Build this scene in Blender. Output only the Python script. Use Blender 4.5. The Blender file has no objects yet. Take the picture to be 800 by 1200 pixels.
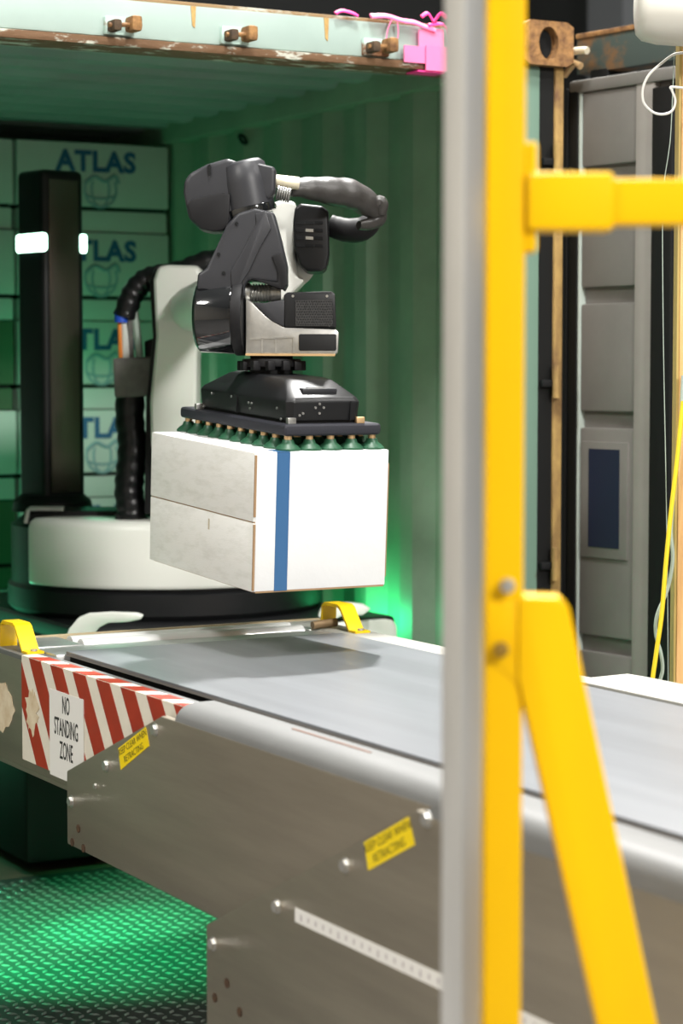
import bpy, bmesh, math, random
from mathutils import Vector, Matrix
random.seed(7)
R = math.radians
C = bpy.context.scene.collection
scene = bpy.context.scene

# ------------------------------------------------------------------ camera
F_PX, YAW, PITCH, CAM_Z = 2560.0, R(29.2), R(3.755), 1.5
cd = bpy.data.cameras.new('camera'); cam = bpy.data.objects.new('camera', cd); C.objects.link(cam)
cam.location = (0, 0, CAM_Z); cam.rotation_euler = (R(90) - PITCH, 0, -YAW)
cd.sensor_fit = 'HORIZONTAL'; cd.sensor_width = 24.0; cd.lens = F_PX / 800 * 24.0
cd.dof.use_dof = True; cd.dof.focus_distance = 4.75; cd.dof.aperture_fstop = 3.4
scene.camera = cam

# ------------------------------------------------------------------ world, lights, exposure
w = bpy.data.worlds.new('world'); scene.world = w; w.use_nodes = True
w.node_tree.nodes['Background'].inputs[0].default_value = (.75, .82, .9, 1)
w.node_tree.nodes['Background'].inputs[1].default_value = .25
vs = scene.view_settings
vs.view_transform = 'Standard'; vs.look = 'None'; vs.exposure = 0.5; vs.gamma = 1.0
vs.use_curve_mapping = False

def area_light(name, loc, target, size, power, col=(1, .97, .92)):
    l = bpy.data.lights.new(name, 'AREA'); l.shape = 'SQUARE'; l.size = size; l.energy = power; l.color = col
    o = bpy.data.objects.new(name, l); C.objects.link(o); o.location = loc
    o.rotation_euler = (Vector(target) - Vector(loc)).to_track_quat('-Z', 'Y').to_euler()
    return o
# high-bay lamps under the hall's ceiling
area_light('high_bay_light', (4.05, 6.25, 6.2), (2.2, 4.0, 0.9), .26, 600, (1, .98, .95))
area_light('high_bay_light', (2.5, -4.0, 5.4), (2.4, 5.2, 1.2), .8, 450, (1, .97, .93))
area_light('high_bay_light', (-2.6, 2.2, 6.2), (1.6, 4.0, 0.6), .8, 190, (1, .97, .92))
area_light('high_bay_light', (1.9, 2.9, 6.2), (2.1, 4.0, 0.9), .6, 200, (1, .98, .95))
area_light('high_bay_light', (5.2, 1.0, 6.2), (3.0, 4.0, 1.0), .8, 120, (1, .97, .93))
# green work lights inside the container
def lamp(name, kind, loc, power, col, target=None, size=.05, angle=60):
    l = bpy.data.lights.new(name, kind); l.energy = power; l.color = col; l.shadow_soft_size = size
    o = bpy.data.objects.new(name, l); C.objects.link(o); o.location = loc
    if kind == 'SPOT':
        l.spot_size = R(angle); l.spot_blend = 1.0
        o.rotation_euler = (Vector(target) - Vector(loc)).to_track_quat('-Z', 'Y').to_euler()
    return o
GREEN = (.03, 1, .32)
lamp('green_work_light', 'SPOT', (1.32, 5.05, .95), 560, GREEN, (2.26, 5.22, 0), .03, 60)
lamp('green_work_light', 'SPOT', (1.32, 5.05, 1.0), 650, GREEN, (2.30, 5.33, 0), .03, 19)
lamp('green_work_light', 'POINT', (3.315, 5.8, .72), 2.0, (.03, 1, .34))
lamp('green_work_light', 'POINT', (2.1, 6.9, .5), 6.5, (.10, 1, .48))
lamp('green_work_light', 'POINT', (2.9, 7.0, 1.5), .9, (.08, 1, .45))

# ------------------------------------------------------------------ helpers
_r = Vector((math.cos(YAW), -math.sin(YAW), 0)); _w = Vector((math.sin(YAW), math.cos(YAW), 0)); _z = Vector((0, 0, 1))
def at(px, py, dep):
    """point seen in the 800x1200 photograph at (px,py), dep metres in front of the camera"""
    xc, yc = (px - 400) / F_PX, (600 - py) / F_PX
    hd = math.cos(PITCH) + yc * math.sin(PITCH)
    up = -math.sin(PITCH) + yc * math.cos(PITCH)
    s = dep / hd
    return Vector((0, 0, CAM_Z)) + _w * dep + _r * (xc * s) + _z * (up * s)

MATS = {}
def mat(name, col, rough=.5, metal=0., vary=.0, scale=6., bump=0., bscale=60., col2=None, stretch=(1, 1, 1), emit=None, spec=.5, coat=0., thresh=None):
    if name in MATS: return MATS[name]
    m = bpy.data.materials.new(name); m.use_nodes = True; nt = m.node_tree; N = nt.nodes; L = nt.links
    b = N['Principled BSDF']
    b.inputs['Base Color'].default_value = (*col, 1); b.inputs['Roughness'].default_value = rough
    b.inputs['Metallic'].default_value = metal; b.inputs['Specular IOR Level'].default_value = spec
    b.inputs['Coat Weight'].default_value = coat
    if emit:
        b.inputs['Emission Color'].default_value = (*emit[0], 1); b.inputs['Emission Strength'].default_value = emit[1]
    tc = N.new('ShaderNodeTexCoord'); mp = N.new('ShaderNodeMapping'); mp.inputs['Scale'].default_value = stretch
    g = N.new('ShaderNodeNewGeometry'); L.new(g.outputs['Position'], mp.inputs['Vector'])
    if vary or col2:
        n = N.new('ShaderNodeTexNoise'); n.inputs['Scale'].default_value = scale; n.inputs['Detail'].default_value = 6
        n.inputs['Roughness'].default_value = .65
        L.new(mp.outputs[0], n.inputs['Vector'])
        cr = N.new('ShaderNodeValToRGB')
        a, bb = thresh if thresh else (.3, .7)
        cr.color_ramp.elements[0].position = a; cr.color_ramp.elements[1].position = bb
        c2 = col2 if col2 else tuple(c * (1 - vary) for c in col)
        cr.color_ramp.elements[0].color = (*col, 1); cr.color_ramp.elements[1].color = (*c2, 1)
        L.new(n.outputs['Fac'], cr.inputs['Fac']); L.new(cr.outputs['Color'], b.inputs['Base Color'])
    if bump:
        n2 = N.new('ShaderNodeTexNoise'); n2.inputs['Scale'].default_value = bscale; n2.inputs['Detail'].default_value = 4
        L.new(mp.outputs[0], n2.inputs['Vector'])
        bp = N.new('ShaderNodeBump'); bp.inputs['Strength'].default_value = bump; bp.inputs['Distance'].default_value = .01
        L.new(n2.outputs['Fac'], bp.inputs['Height']); L.new(bp.outputs['Normal'], b.inputs['Normal'])
    MATS[name] = m; return m

def wl(o):
    v = Vector((0, 0, 0))
    while o is not None: v = v + o.location; o = o.parent
    return v
def tag(o, label=None, cat=None, group=None, kind=None):
    if label: o['label'] = label
    if cat: o['category'] = cat
    if group: o['group'] = group
    if kind: o['kind'] = kind
    return o
def thing(name, loc, label, cat, group=None):
    o = bpy.data.objects.new(name, None); o.empty_display_size = .1; C.objects.link(o); o.location = loc
    return tag(o, label, cat, group)
def obj(name, bm, m, parent=None, bev=0., seg=2, smooth=35, origin=None):
    bmesh.ops.remove_doubles(bm, verts=bm.verts, dist=1e-6)
    bmesh.ops.recalc_face_normals(bm, faces=bm.faces)
    if bev:
        es = [e for e in bm.edges if len(e.link_faces) == 2 and e.calc_face_angle(0) > R(28)]
        bmesh.ops.bevel(bm, geom=es, offset=bev, segments=seg, profile=.6, affect='EDGES', clamp_overlap=True)
    vv = [v.co for v in bm.verts]
    if origin is None:
        origin = Vector(((min(v.x for v in vv) + max(v.x for v in vv)) / 2, (min(v.y for v in vv) + max(v.y for v in vv)) / 2, min(v.z for v in vv)))
    origin = Vector(origin)
    bmesh.ops.translate(bm, verts=bm.verts, vec=-origin)
    me = bpy.data.meshes.new(name); bm.to_mesh(me); bm.free()
    for p in me.polygons: p.use_smooth = True
    me.set_sharp_from_angle(angle=R(smooth))
    me.materials.append(m)
    o = bpy.data.objects.new(name, me); C.objects.link(o)
    o.parent = parent; o.location = origin - wl(parent)
    return o
def dup(o, delta, parent):
    c = o.copy(); C.objects.link(c); c.parent = parent
    c.location = wl(o) + Vector(delta) - wl(parent); return c

def B(): return bmesh.new()
def box(bm, lo, hi, M=None):
    lo, hi = Vector(lo), Vector(hi)
    mm = Matrix.Translation((lo + hi) / 2) @ Matrix.Diagonal((*(hi - lo), 1))
    if M: mm = M @ mm
    bmesh.ops.create_cube(bm, size=1, matrix=mm); return bm
def prism(bm, pts, vec):
    """polygon (list of 3-D points) swept by vec"""
    vec = Vector(vec)
    a = [bm.verts.new(p) for p in pts]; b = [bm.verts.new(Vector(p) + vec) for p in pts]
    n = len(pts); bm.faces.new(a); bm.faces.new(b[::-1])
    for i in range(n): bm.faces.new((a[i], b[i], b[(i + 1) % n], a[(i + 1) % n]))
    return bm
def frame(d):
    d = d.normalized(); u = d.orthogonal().normalized(); return u, d.cross(u)
def tube(bm, pts, rad, n=14, caps=True, flat=1.0, upv=None):
    pts = [Vector(p) for p in pts]
    if not hasattr(rad, '__len__'): rad = [rad] * len(pts)
    rings = []; u = None
    for i, p in enumerate(pts):
        d = (pts[min(i + 1, len(pts) - 1)] - pts[max(i - 1, 0)]).normalized()
        if u is None:
            u = (upv - d * upv.dot(d)).normalized() if upv else d.orthogonal().normalized()
        else: u = (u - d * u.dot(d)).normalized()
        v = d.cross(u)
        rings.append([bm.verts.new(p + (u * math.cos(2 * math.pi * k / n) + v * flat * math.sin(2 * math.pi * k / n)) * rad[i]) for k in range(n)])
    for a, b in zip(rings, rings[1:]):
        for k in range(n): bm.faces.new((a[k], a[(k + 1) % n], b[(k + 1) % n], b[k]))
    if caps: bm.faces.new(rings[0][::-1]); bm.faces.new(rings[-1])
    return bm
def cyl(bm, p0, p1, r0, r1=None, n=24): return tube(bm, [p0, p1], [r0, r0 if r1 is None else r1], n)
def spline(pts, k=6):
    pts = [Vector(p) for p in pts]; out = []
    for i in range(len(pts) - 1):
        p0, p1, p2, p3 = pts[max(i - 1, 0)], pts[i], pts[i + 1], pts[min(i + 2, len(pts) - 1)]
        for j in range(k):
            t = j / k
            out.append(.5 * ((2 * p1) + (p2 - p0) * t + (2 * p0 - 5 * p1 + 4 * p2 - p3) * t * t + (3 * p1 - p0 - 3 * p2 + p3) * t ** 3))
    out.append(pts[-1]); return out
def vpoly(bm, px, dep, thick, M=None):
    """outline given as seen from the camera, at its own distance and with real thickness"""
    return prism(bm, [at(x, y, dep) - _w * thick / 2 for x, y in px], _w * thick)
def rrect(x0, y0, x1, y1, r, n=4):
    out = []
    for cx, cy, a0 in ((x1 - r, y1 - r, 0), (x0 + r, y1 - r, 90), (x0 + r, y0 + r, 180), (x1 - r, y0 + r, 270)):
        for i in range(n + 1):
            a = R(a0 + 90 * i / n); out.append((cx + r * math.cos(a), cy + r * math.sin(a)))
    return out
def text(name, body, m, parent, origin, ax, ay, size, sx=1., thick=.0006, align='CENTER', spacing=1.0, leading=1.0, bold=0.):
    cu = bpy.data.curves.new('txt', 'FONT'); cu.body = body; cu.size = 1; cu.align_x = align; cu.align_y = 'CENTER'
    cu.space_character = spacing; cu.space_line = leading; cu.offset = bold; cu.resolution_u = 3; cu.extrude = .5
    to = bpy.data.objects.new('txt', cu); C.objects.link(to)
    me = bpy.data.meshes.new_from_object(to)
    bpy.data.objects.remove(to); bpy.data.curves.remove(cu)
    ax, ay = Vector(ax).normalized(), Vector(ay).normalized(); az = ax.cross(ay); origin = Vector(origin)
    for v in me.vertices: v.co = ax * v.co.x * size * sx + ay * v.co.y * size + az * v.co.z * thick
    me.materials.clear(); me.materials.append(m); me.name = name
    o = bpy.data.objects.new(name, me); C.objects.link(o); o.parent = parent; o.location = origin - wl(parent)
    return o

# ------------------------------------------------------------------ materials
m_yellow = mat('yellow_paint', (.88, .51, .0), .35, vary=.06, scale=3, spec=.25)
m_yplastic = mat('yellow_handle_paint', (.80, .52, .005), .35)
m_galv = mat('galvanised_steel', (.74, .75, .745), .38, .85, vary=.2, scale=9, stretch=(1, 1, .15))
m_steel = mat('brushed_steel', (.44, .395, .32), .40, .75, vary=.30, scale=5, bump=.04, bscale=120, stretch=(1, .15, 1.6))
m_steelt = mat('worn_steel_top', (.165, .168, .165), .55, .12, vary=.22, scale=9, stretch=(1, .25, 1))
m_dark = mat('dark_frame', (.006, .0065, .007), .7, spec=.2)
m_belt = mat('belt_rubber', (.165, .175, .19), .40, vary=.22, scale=14, stretch=(1, .06, 1), bump=.05, bscale=240)
m_bolt = mat('zinc_bolt', (.62, .62, .6), .3, .9)
m_rusthole = mat('rusty_screw', (.10, .05, .02), .8, col2=(.03, .02, .015), scale=200)
m_white = mat('robot_white_shell', (.72, .73, .68), .38)
m_black = mat('robot_black_shell', (.009, .0095, .0105), .40, vary=.2, scale=30, spec=.3)
m_charcoal = mat('robot_charcoal_casting', (.025, .026, .030), .42, spec=.35, vary=.12, scale=30, bump=.03, bscale=400)
m_gloss = mat('gloss_black', (.006, .007, .008), .10, coat=.6)
m_rubber = mat('black_rubber', (.006, .006, .007), .55, spec=.25)
m_fabric = mat('matte_hose_sleeve', (.040, .037, .034), .42, vary=.5, scale=14, bump=.5, bscale=18)
m_sleeve = mat('black_leather_sleeve', (.008, .008, .009), .34, spec=.35, bump=.35, bscale=28)
m_bumper = mat('bumper_foam', (.021, .022, .029), .62, spec=.3, bump=.1, bscale=300)
m_silver = mat('cast_aluminium', (.52, .52, .50), .34, .85, vary=.3, scale=25)
m_cream = mat('cream_fitting', (.72, .66, .5), .35, .3)
m_cup = mat('green_suction_cup', (.018, .085, .042), .42)
m_brass = mat('brass_fitting', (.62, .42, .22), .4, .6)
m_carton = mat('white_carton', (.72, .73, .73), .68, vary=.05, scale=5, bump=.05, bscale=70)
m_scuff = mat('scuffed_white_carton', (.76, .77, .75), .72, col2=(.60, .61, .57), scale=7, stretch=(1, 2.2, 9), thresh=(.46, .86), bump=.08, bscale=60)
m_kraft = mat('kraft_edge', (.30, .19, .10), .8)
m_tape = mat('blue_tape', (.03, .11, .25), .45)
m_red = mat('stripe_red', (.38, .030, .010), .45, vary=.2, scale=18)
m_cream_s = mat('stripe_cream', (.80, .76, .66), .5, vary=.1, scale=18)
m_sign = mat('sign_white', (.82, .82, .80), .45)
m_ink = mat('black_ink', (.015, .015, .015), .5)
m_paper = mat('torn_paper', (.74, .66, .50), .8, col2=(.55, .42, .26), scale=22)
m_sticker = mat('yellow_sticker', (.93, .70, .0), .4)
m_teal = mat('teal_paint', (.34, .44, .40), .5, vary=.12, scale=4)
m_tealrust = mat('rusting_teal_paint', (.46, .62, .56), .55, col2=(.22, .10, .045), scale=9, thresh=(.52, .60), stretch=(.5, 1, 1.4))
m_rust = mat('rusted_steel', (.36, .19, .065), .85, col2=(.10, .045, .02), scale=38, bump=.5, bscale=60)
m_rusty_y = mat('rusted_ochre_strip', (.44, .29, .09), .8, col2=(.10, .045, .02), scale=11, stretch=(1, 1, .5))
m_wall_g = mat('container_green_paint', (.25, .37, .26), .5, vary=.3, scale=2.2)
m_roof_g = mat('container_roof_paint', (.27, .35, .32), .55, vary=.25, scale=2)
m_postg = mat('post_green_paint', (.125, .21, .16), .55, col2=(.08, .06, .035), scale=7, thresh=(.58, .66), stretch=(1, 1, .5))
m_wood = mat('container_wood_floor', (.10, .065, .04), .7, vary=.4, scale=6)
m_gasket = mat('door_gasket', (.006, .0065, .0065), .5, spec=.25)
m_doorg = mat('door_grey_paint', (.155, .148, .136), .55, vary=.18, scale=5)
m_navy = mat('navy_label', (.005, .010, .030), .5)
m_pink = mat('pink_tape', (.95, .20, .42), .5)
m_pinkd = mat('deep_pink_ribbon', (.90, .05, .30), .5)
m_atlas = mat('blue_print', (.012, .10, .22), .6)
m_atlas2 = mat('faded_blue_print', (.22, .36, .38), .6)
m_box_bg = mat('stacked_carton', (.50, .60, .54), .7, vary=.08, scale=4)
m_box_dk = mat('green_carton', (.05, .12, .055), .7)
m_plate = mat('tread_plate_steel', (.10, .105, .10), .36, .75, vary=.3, scale=8)
m_lug = mat('tread_lug_steel', (.42, .43, .42), .30, .85)
m_concrete = mat('concrete', (.24, .23, .22), .7, vary=.25, scale=2)
m_darkwall = mat('dark_cladding', (.016, .018, .018), .7)
m_hall = mat('hall_cladding', (.58, .53, .45), .7)
m_ceil = mat('ceiling_sheet', (.30, .30, .30), .8)
m_led = mat('status_light', (1, 1, 1), .4, emit=((.55, 1, .76), 5))
m_woodp = mat('pale_timber', (.78, .50, .22), .6, col2=(.60, .33, .12), scale=8, stretch=(6, 6, .5))
m_gedge = mat('green_edge_paint', (.08, .30, .08), .5)
m_wcable = mat('white_cable', (.72, .72, .68), .5)
m_ycable = mat('yellow_cable', (.80, .60, .02), .45)
m_gcable = mat('grey_green_cable', (.36, .44, .38), .5)
m_lampw = mat('white_plastic', (.60, .59, .53), .4)
m_bluec = mat('blue_connector', (.02, .09, .6), .4)
m_orange = mat('orange_cable', (.85, .25, .03), .5)
m_greybox = mat('grey_fabric_pouch', (.16, .15, .14), .8, vary=.3, scale=40)
m_mesh = mat('perforated_black', (.020, .02, .02), .5, col2=(.003, .003, .003), scale=260, thresh=(.5, .55))

# ------------------------------------------------------------------ the hall
def struct(name, lo, hi, m):
    return tag(obj(name, box(B(), lo, hi), m), kind='structure')
struct('floor', (-5, -5, -.10), (8, 4.90, 0), m_concrete)
struct('floor_yard', (-5, 4.90, -.30), (8, 12.2, -.18), m_concrete)
struct('wall_back', (-5, 12.0, -.18), (8, 12.2, 6.6), m_darkwall)
struct('wall_right', (7.8, -5, -.18), (8, 12, 6.6), m_darkwall)
struct('wall_left', (-5.2, -5, -.18), (-5, 12, 6.6), m_hall)
struct('wall_front', (-5, -5.2, -.18), (8, -5, 6.6), m_hall)
struct('ceiling', (-5, -5, 6.6), (8, 12, 6.8), m_ceil)

struct('trim_1', (7.68, 10.4, -.18), (7.8, 10.75, 6.6), mat('grey_column', (.14, .15, .16), .6))

# ------------------------------------------------------------------ dock plate with raised tread
dock = thing('dock_plate', (2.2, 4.2, 0), 'steel diamond tread dock plate under the conveyor, lit green', 'floor plate')
obj('plate', box(B(), (1.18, 3.2, 0), (3.30, 5.99, .008)), m_plate, dock)
verts, faces = [], []
P = .033
nx, ny = int(2.08 / P), int(2.74 / P)
for i in range(nx):
    for j in range(ny):
        cx, cy = 1.2 + i * P, 3.23 + j * P
        a = R(45) if (i + j) % 2 else R(-45)
        ca, sa = math.cos(a), math.sin(a); k = len(verts)
        L_, W_ = .0145, .0060
        for (lx, ly, z) in ((-L_, 0, .008), (0, -W_, .008), (L_, 0, .008), (0, W_, .008), (-L_ * .45, 0, .0112), (L_ * .45, 0, .0112)):
            verts.append((cx + lx * ca - ly * sa, cy + lx * sa + ly * ca, z))
        faces += [(k, k + 1, k + 4), (k + 1, k + 5, k + 4), (k + 1, k + 2, k + 5), (k + 2, k + 3, k + 5), (k + 3, k + 4, k + 5), (k + 3, k, k + 4)]
me = bpy.data.meshes.new('tread_lugs'); me.from_pydata([(x - 2.2, y - 4.2, z) for x, y, z in verts], [], faces); me.materials.append(m_lug)
for p in me.polygons: p.use_smooth = True
o = bpy.data.objects.new('tread_lugs', me); C.objects.link(o); o.parent = dock; o['kind'] = 'stuff'

# ------------------------------------------------------------------ shipping container
CX0, CX1, CY0, CY1 = 1.03, 3.47, 4.94, 9.9
con = thing('shipping_container', (2.25, CY0, -.16), 'green shipping container with open end and rusty pale teal header', 'container')
# corrugated right wall (inside face seen) and left wall
def corrugated(bm, x_in, x_out, y0, y1, z0, z1, pitch=.28):
    prof = []; y = y0
    while y < y1 - 1e-6:
        for f, x in ((0, x_in), (.26, x_in), (.5, x_out), (.76, x_out)):
            prof.append((x, min(y + f * pitch, y1)))
        y += pitch
    prof.append((x_in, y1))
    lo = [bm.verts.new((x, y, z0)) for x, y in prof]; hi = [bm.verts.new((x, y, z1)) for x, y in prof]
    for i in range(len(prof) - 1): bm.faces.new((lo[i], lo[i + 1], hi[i + 1], hi[i]))
    t = .003 if x_out > x_in else -.003
    lo2 = [bm.verts.new((x + t, y, z0)) for x, y in prof]; hi2 = [bm.verts.new((x + t, y, z1)) for x, y in prof]
    for i in range(len(prof) - 1): bm.faces.new((lo2[i + 1], lo2[i], hi2[i], hi2[i + 1]))
    return bm
obj('side_wall', corrugated(B(), 3.385, 3.425, CY0 + .12, CY1, 0, 2.335), m_wall_g, con, smooth=20)
obj('side_wall', corrugated(B(), 1.115, 1.075, CY0 + .12, CY1, 0, 2.335), m_wall_g, con, smooth=20)
obj('top_rail', box(B(), (3.352, CY0 + .16, 2.318), (3.46, CY1, 2.41)), m_wall_g, con, .004)
obj('top_rail', box(B(), (1.04, CY0 + .16, 2.32), (1.11, CY1, 2.41)), m_wall_g, con, .004)
bm = B(); prof = []; y = CY0 + .05
while y < CY1:
    for f, z in ((0, 2.375), (.35, 2.375), (.5, 2.395), (.85, 2.395)): prof.append((y + f * .21, z))
    y += .21
lo = [bm.verts.new((1.04, y, z)) for y, z in prof]; hi = [bm.verts.new((3.46, y, z)) for y, z in prof]
for i in range(len(prof) - 1): bm.faces.new((lo[i], lo[i + 1], hi[i + 1], hi[i]))
lo = [bm.verts.new((1.04, y, z + .003)) for y, z in prof]; hi = [bm.verts.new((3.46, y, z + .003)) for y, z in prof]
for i in range(len(prof) - 1): bm.faces.new((lo[i + 1], lo[i], hi[i], hi[i + 1]))
obj('roof', bm, m_roof_g, con, smooth=20)
obj('floor_boards', box(B(), (1.07, CY0 + .02, -.04), (3.43, CY1, 0)), m_wood, con)
obj('end_wall', box(B(), (1.07, CY1 - .04, 0), (3.43, CY1, 2.4)), m_wall_g, con)
obj('bottom_sill', box(B(), (1.19, CY0, -.16), (3.31, CY0 + .06, -.005)), m_rust, con, .004)
# header: pale teal beam with rusted lower lip and upper edge
HZ0, HZ1 = 2.283, 2.395
obj('header', box(B(), (1.19, CY0 + .01, HZ0 + .02), (3.31, CY0 + .09, HZ1)), m_teal, con, .006)
bm = B(); box(bm, (1.19, CY0 - .002, HZ0 - .003), (3.31, CY0 + .12, HZ0 + .018)); bmesh.ops.subdivide_edges(bm, edges=bm.edges, cuts=1)
obj('header_lip', bm, mat('rust_lip', (.13, .068, .03), .8, col2=(.46, .47, .40), scale=30, thresh=(.54, .60), stretch=(.35, 1, 1), bump=.5, bscale=50), con, .004)
obj('header_ridge', box(B(), (1.19, CY0 + .012, HZ1 - .004), (3.31, CY0 + .13, HZ1 + .008)), mat('rust_ridge', (.26, .17, .08), .8, col2=(.55, .58, .50), scale=14, thresh=(.52, .66), stretch=(.5, 1, 1)), con, .003)
# rust runs hanging from the ridge
for px, ln in ((222, .055), (383, .06)):
    p = at(px, 20, 5.4); xx = 1.83 + (px - 0) / 492 / .873
    bm = B(); prism(bm, [(xx - .007, CY0 + .008, HZ1 - .002), (xx + .007, CY0 + .008, HZ1 - .002), (xx + .004, CY0 + .008, HZ1 - ln), (xx - .003, CY0 + .008, HZ1 - ln * .9)], (0, .004, 0))
    obj('rust_run', bm, mat('rust_run', (.52, .36, .13), .8, col2=(.35, .2, .06), scale=60), con)
# cam keepers: rusty lugs on the header
def keeper(xx, zz):
    k = obj('cam_keeper', box(B(), (xx - .038, CY0 - .004, zz - .022), (xx + .038, CY0 + .012, zz + .022)), m_tealrust, con, .004)
    obj('jaw', box(B(), (xx - .034, CY0 - .048, zz - .018), (xx - .012, CY0 - .002, zz + .010)), mat('dark_rust', (.10, .06, .03), .85, col2=(.03, .02, .012), scale=40), k, .007)
    obj('jaw', box(B(), (xx + .012, CY0 - .052, zz - .016), (xx + .040, CY0 - .002, zz + .022)), m_rust, k, .009)
    bm = B(); cyl(bm, (xx - .04, CY0 - .03, zz - .004), (xx + .045, CY0 - .03, zz + .002), .006, n=10); obj('pin', bm, m_rust, k)
def header_x(px):
    k = (px - 400) / F_PX; c, s = math.cos(YAW), math.sin(YAW)
    return (s * CY0 + k * c * CY0) / (c - k * s)
for px in (143, 277, 440): keeper(header_x(px), 2.328)
# corner castings with oval holes
def casting(x0, x1):
    z0, z1, y0, y1 = 2.315, 2.433, CY0 - .02, CY0 + .158
    bm = B(); n = 24; cx, cz = (x0 + x1) / 2, (z0 + z1) / 2
    out, inn = [], []
    for i in range(n):
        a = 2 * math.pi * i / n; ca, sa = math.cos(a), math.sin(a)
        k = 1 / max(abs(ca) / ((x1 - x0) / 2), abs(sa) / ((z1 - z0) / 2)); out.append((cx + ca * k, cz + sa * k)); inn.append((cx + .032 * ca, cz + .044 * sa))
    vo = [bm.verts.new((x, y0, z)) for x, z in out]; vi = [bm.verts.new((x, y0, z)) for x, z in inn]; vd = [bm.verts.new((x, y0 + .03, z)) for x, z in inn]
    vb = [bm.verts.new((x, y1, z)) for x, z in out]
    for i in range(n):
        j = (i + 1) % n
        bm.faces.new((vo[i], vo[j], vi[j], vi[i])); bm.faces.new((vi[i], vi[j], vd[j], vd[i])); bm.faces.new((vo[j], vo[i], vb[i], vb[j]))
    bm.faces.new(vb); bm.faces.new(vd)
    c = obj('corner_casting', bm, m_rust, con, smooth=30)
    bm = B(); prism(bm, [(cx + .028 * math.cos(2 * math.pi * i / 20), y0 + .027, cz + .040 * math.sin(2 * math.pi * i / 20)) for i in range(20)], (0, .004, 0))
    obj('casting_hole', bm, m_dark, c)
casting(3.308, 3.47); casting(1.03, 1.192)
# corner posts: painted channel, dark groove, ochre rusted strip
for x0, s in ((3.31, 1), (1.19, -1)):
    def bx(a, b, y0, y1): return box(B(), (min(x0 + s * a, x0 + s * b), y0, -.16), (max(x0 + s * a, x0 + s * b), y1, 2.315))
    po = obj('corner_post', bx(0, .072, CY0 + .01, CY0 + .13), m_postg, con, .006)
    obj('groove', bx(.072, .118, CY0 + .012, CY0 + .13), m_gasket, po)
    obj('post_lip', bx(.118, .146, CY0 + .004, CY0 + .13), m_rusty_y, po, .004)
for z in (1.42, .92, 2.02):
    bm = B(); cyl(bm, (3.425, CY0 - .012, z), (3.425, CY0 - .012, z + .09), .010, n=12); obj('hinge_barrel', bm, m_rusty_y, con)
    obj('hinge_strap', box(B(), (3.385, CY0 - .006, z + .03), (3.43, CY0 + .008, z + .05)), m_dark, con, .004)
# lashing rings under the top rail
for y in (5.30, 6.72):
    bm = B(); pts = [(3.385 - .014 - .010 * math.cos(R(a)), y + .018 * math.sin(R(a)), 2.28 + .014 * math.cos(R(a))) for a in range(0, 361, 30)]
    tube(bm, pts, .006, 8, caps=False); obj('lashing_ring', bm, m_rubber, con)

# pink tape and ribbon tied round the header's right end
pt = thing('pink_tape', (header_x(495), CY0 - .01, 2.29), 'bright pink tape and ribbon tied round the right end of the container header', 'tape')
def hx(px): return header_x(px)
def patch(name, pxs, z0, z1, y, m, t=.004, skew=0):
    bm = B(); prism(bm, [(hx(pxs[0]), y, z0 + skew), (hx(pxs[1]), y, z0), (hx(pxs[1]), y, z1), (hx(pxs[0]), y, z1 + skew)], (0, t, 0)); return obj(name, bm, m, pt)
patch('tape_piece', (470, 496), HZ0 + .012, HZ0 + .055, CY0 - .012, m_pink)
patch('tape_piece', (494, 523), HZ0 - .006, HZ0 + .058, CY0 - .018, m_pink)
patch('tape_piece', (488, 517), HZ0 + .052, HZ0 + .105, CY0 - .008, mat('pink_tape_dark', (.90, .22, .42), .55), skew=-.006)
patch('tape_wrap', (486, 518), HZ0 - .010, HZ0 - .006, CY0 - .012, m_pinkd, .06)
bm = B(); pts = [(hx(px), CY0 - .004, HZ1 + .010 + dz) for px, dz in ((392, .0), (400, .008), (412, .004), (418, -.002))]
tube(bm, spline(pts), .006, 8, flat=.5); obj('ribbon', bm, m_pinkd, pt)
bm = B(); pts = [(hx(px), CY0 - .008, HZ1 + dz) for px, dz in ((432, .010), (450, .014), (468, .006), (482, .004), (494, -.004), (506, -.012))]
tube(bm, spline(pts), .009, 8, flat=.5); obj('ribbon', bm, m_pink, pt)
for s, k in (((490, .02), (497, .030), (503, .012)), 0), (((504, .008), (512, .032), (520, .022)), 1), (((498, .0), (516, .004), (523, -.03)), 2), (((456, .008), (451, -.02), (449, -.05)), 3), (((462, .0), (463, -.03), (460, -.06)), 4):
    bm = B(); tube(bm, spline([(hx(px), CY0 - .012, HZ1 + dz) for px, dz in s]), .006 if k < 3 else .003, 8, flat=.5); obj('ribbon_loop', bm, m_pinkd if k < 3 else m_pink, pt)

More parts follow.
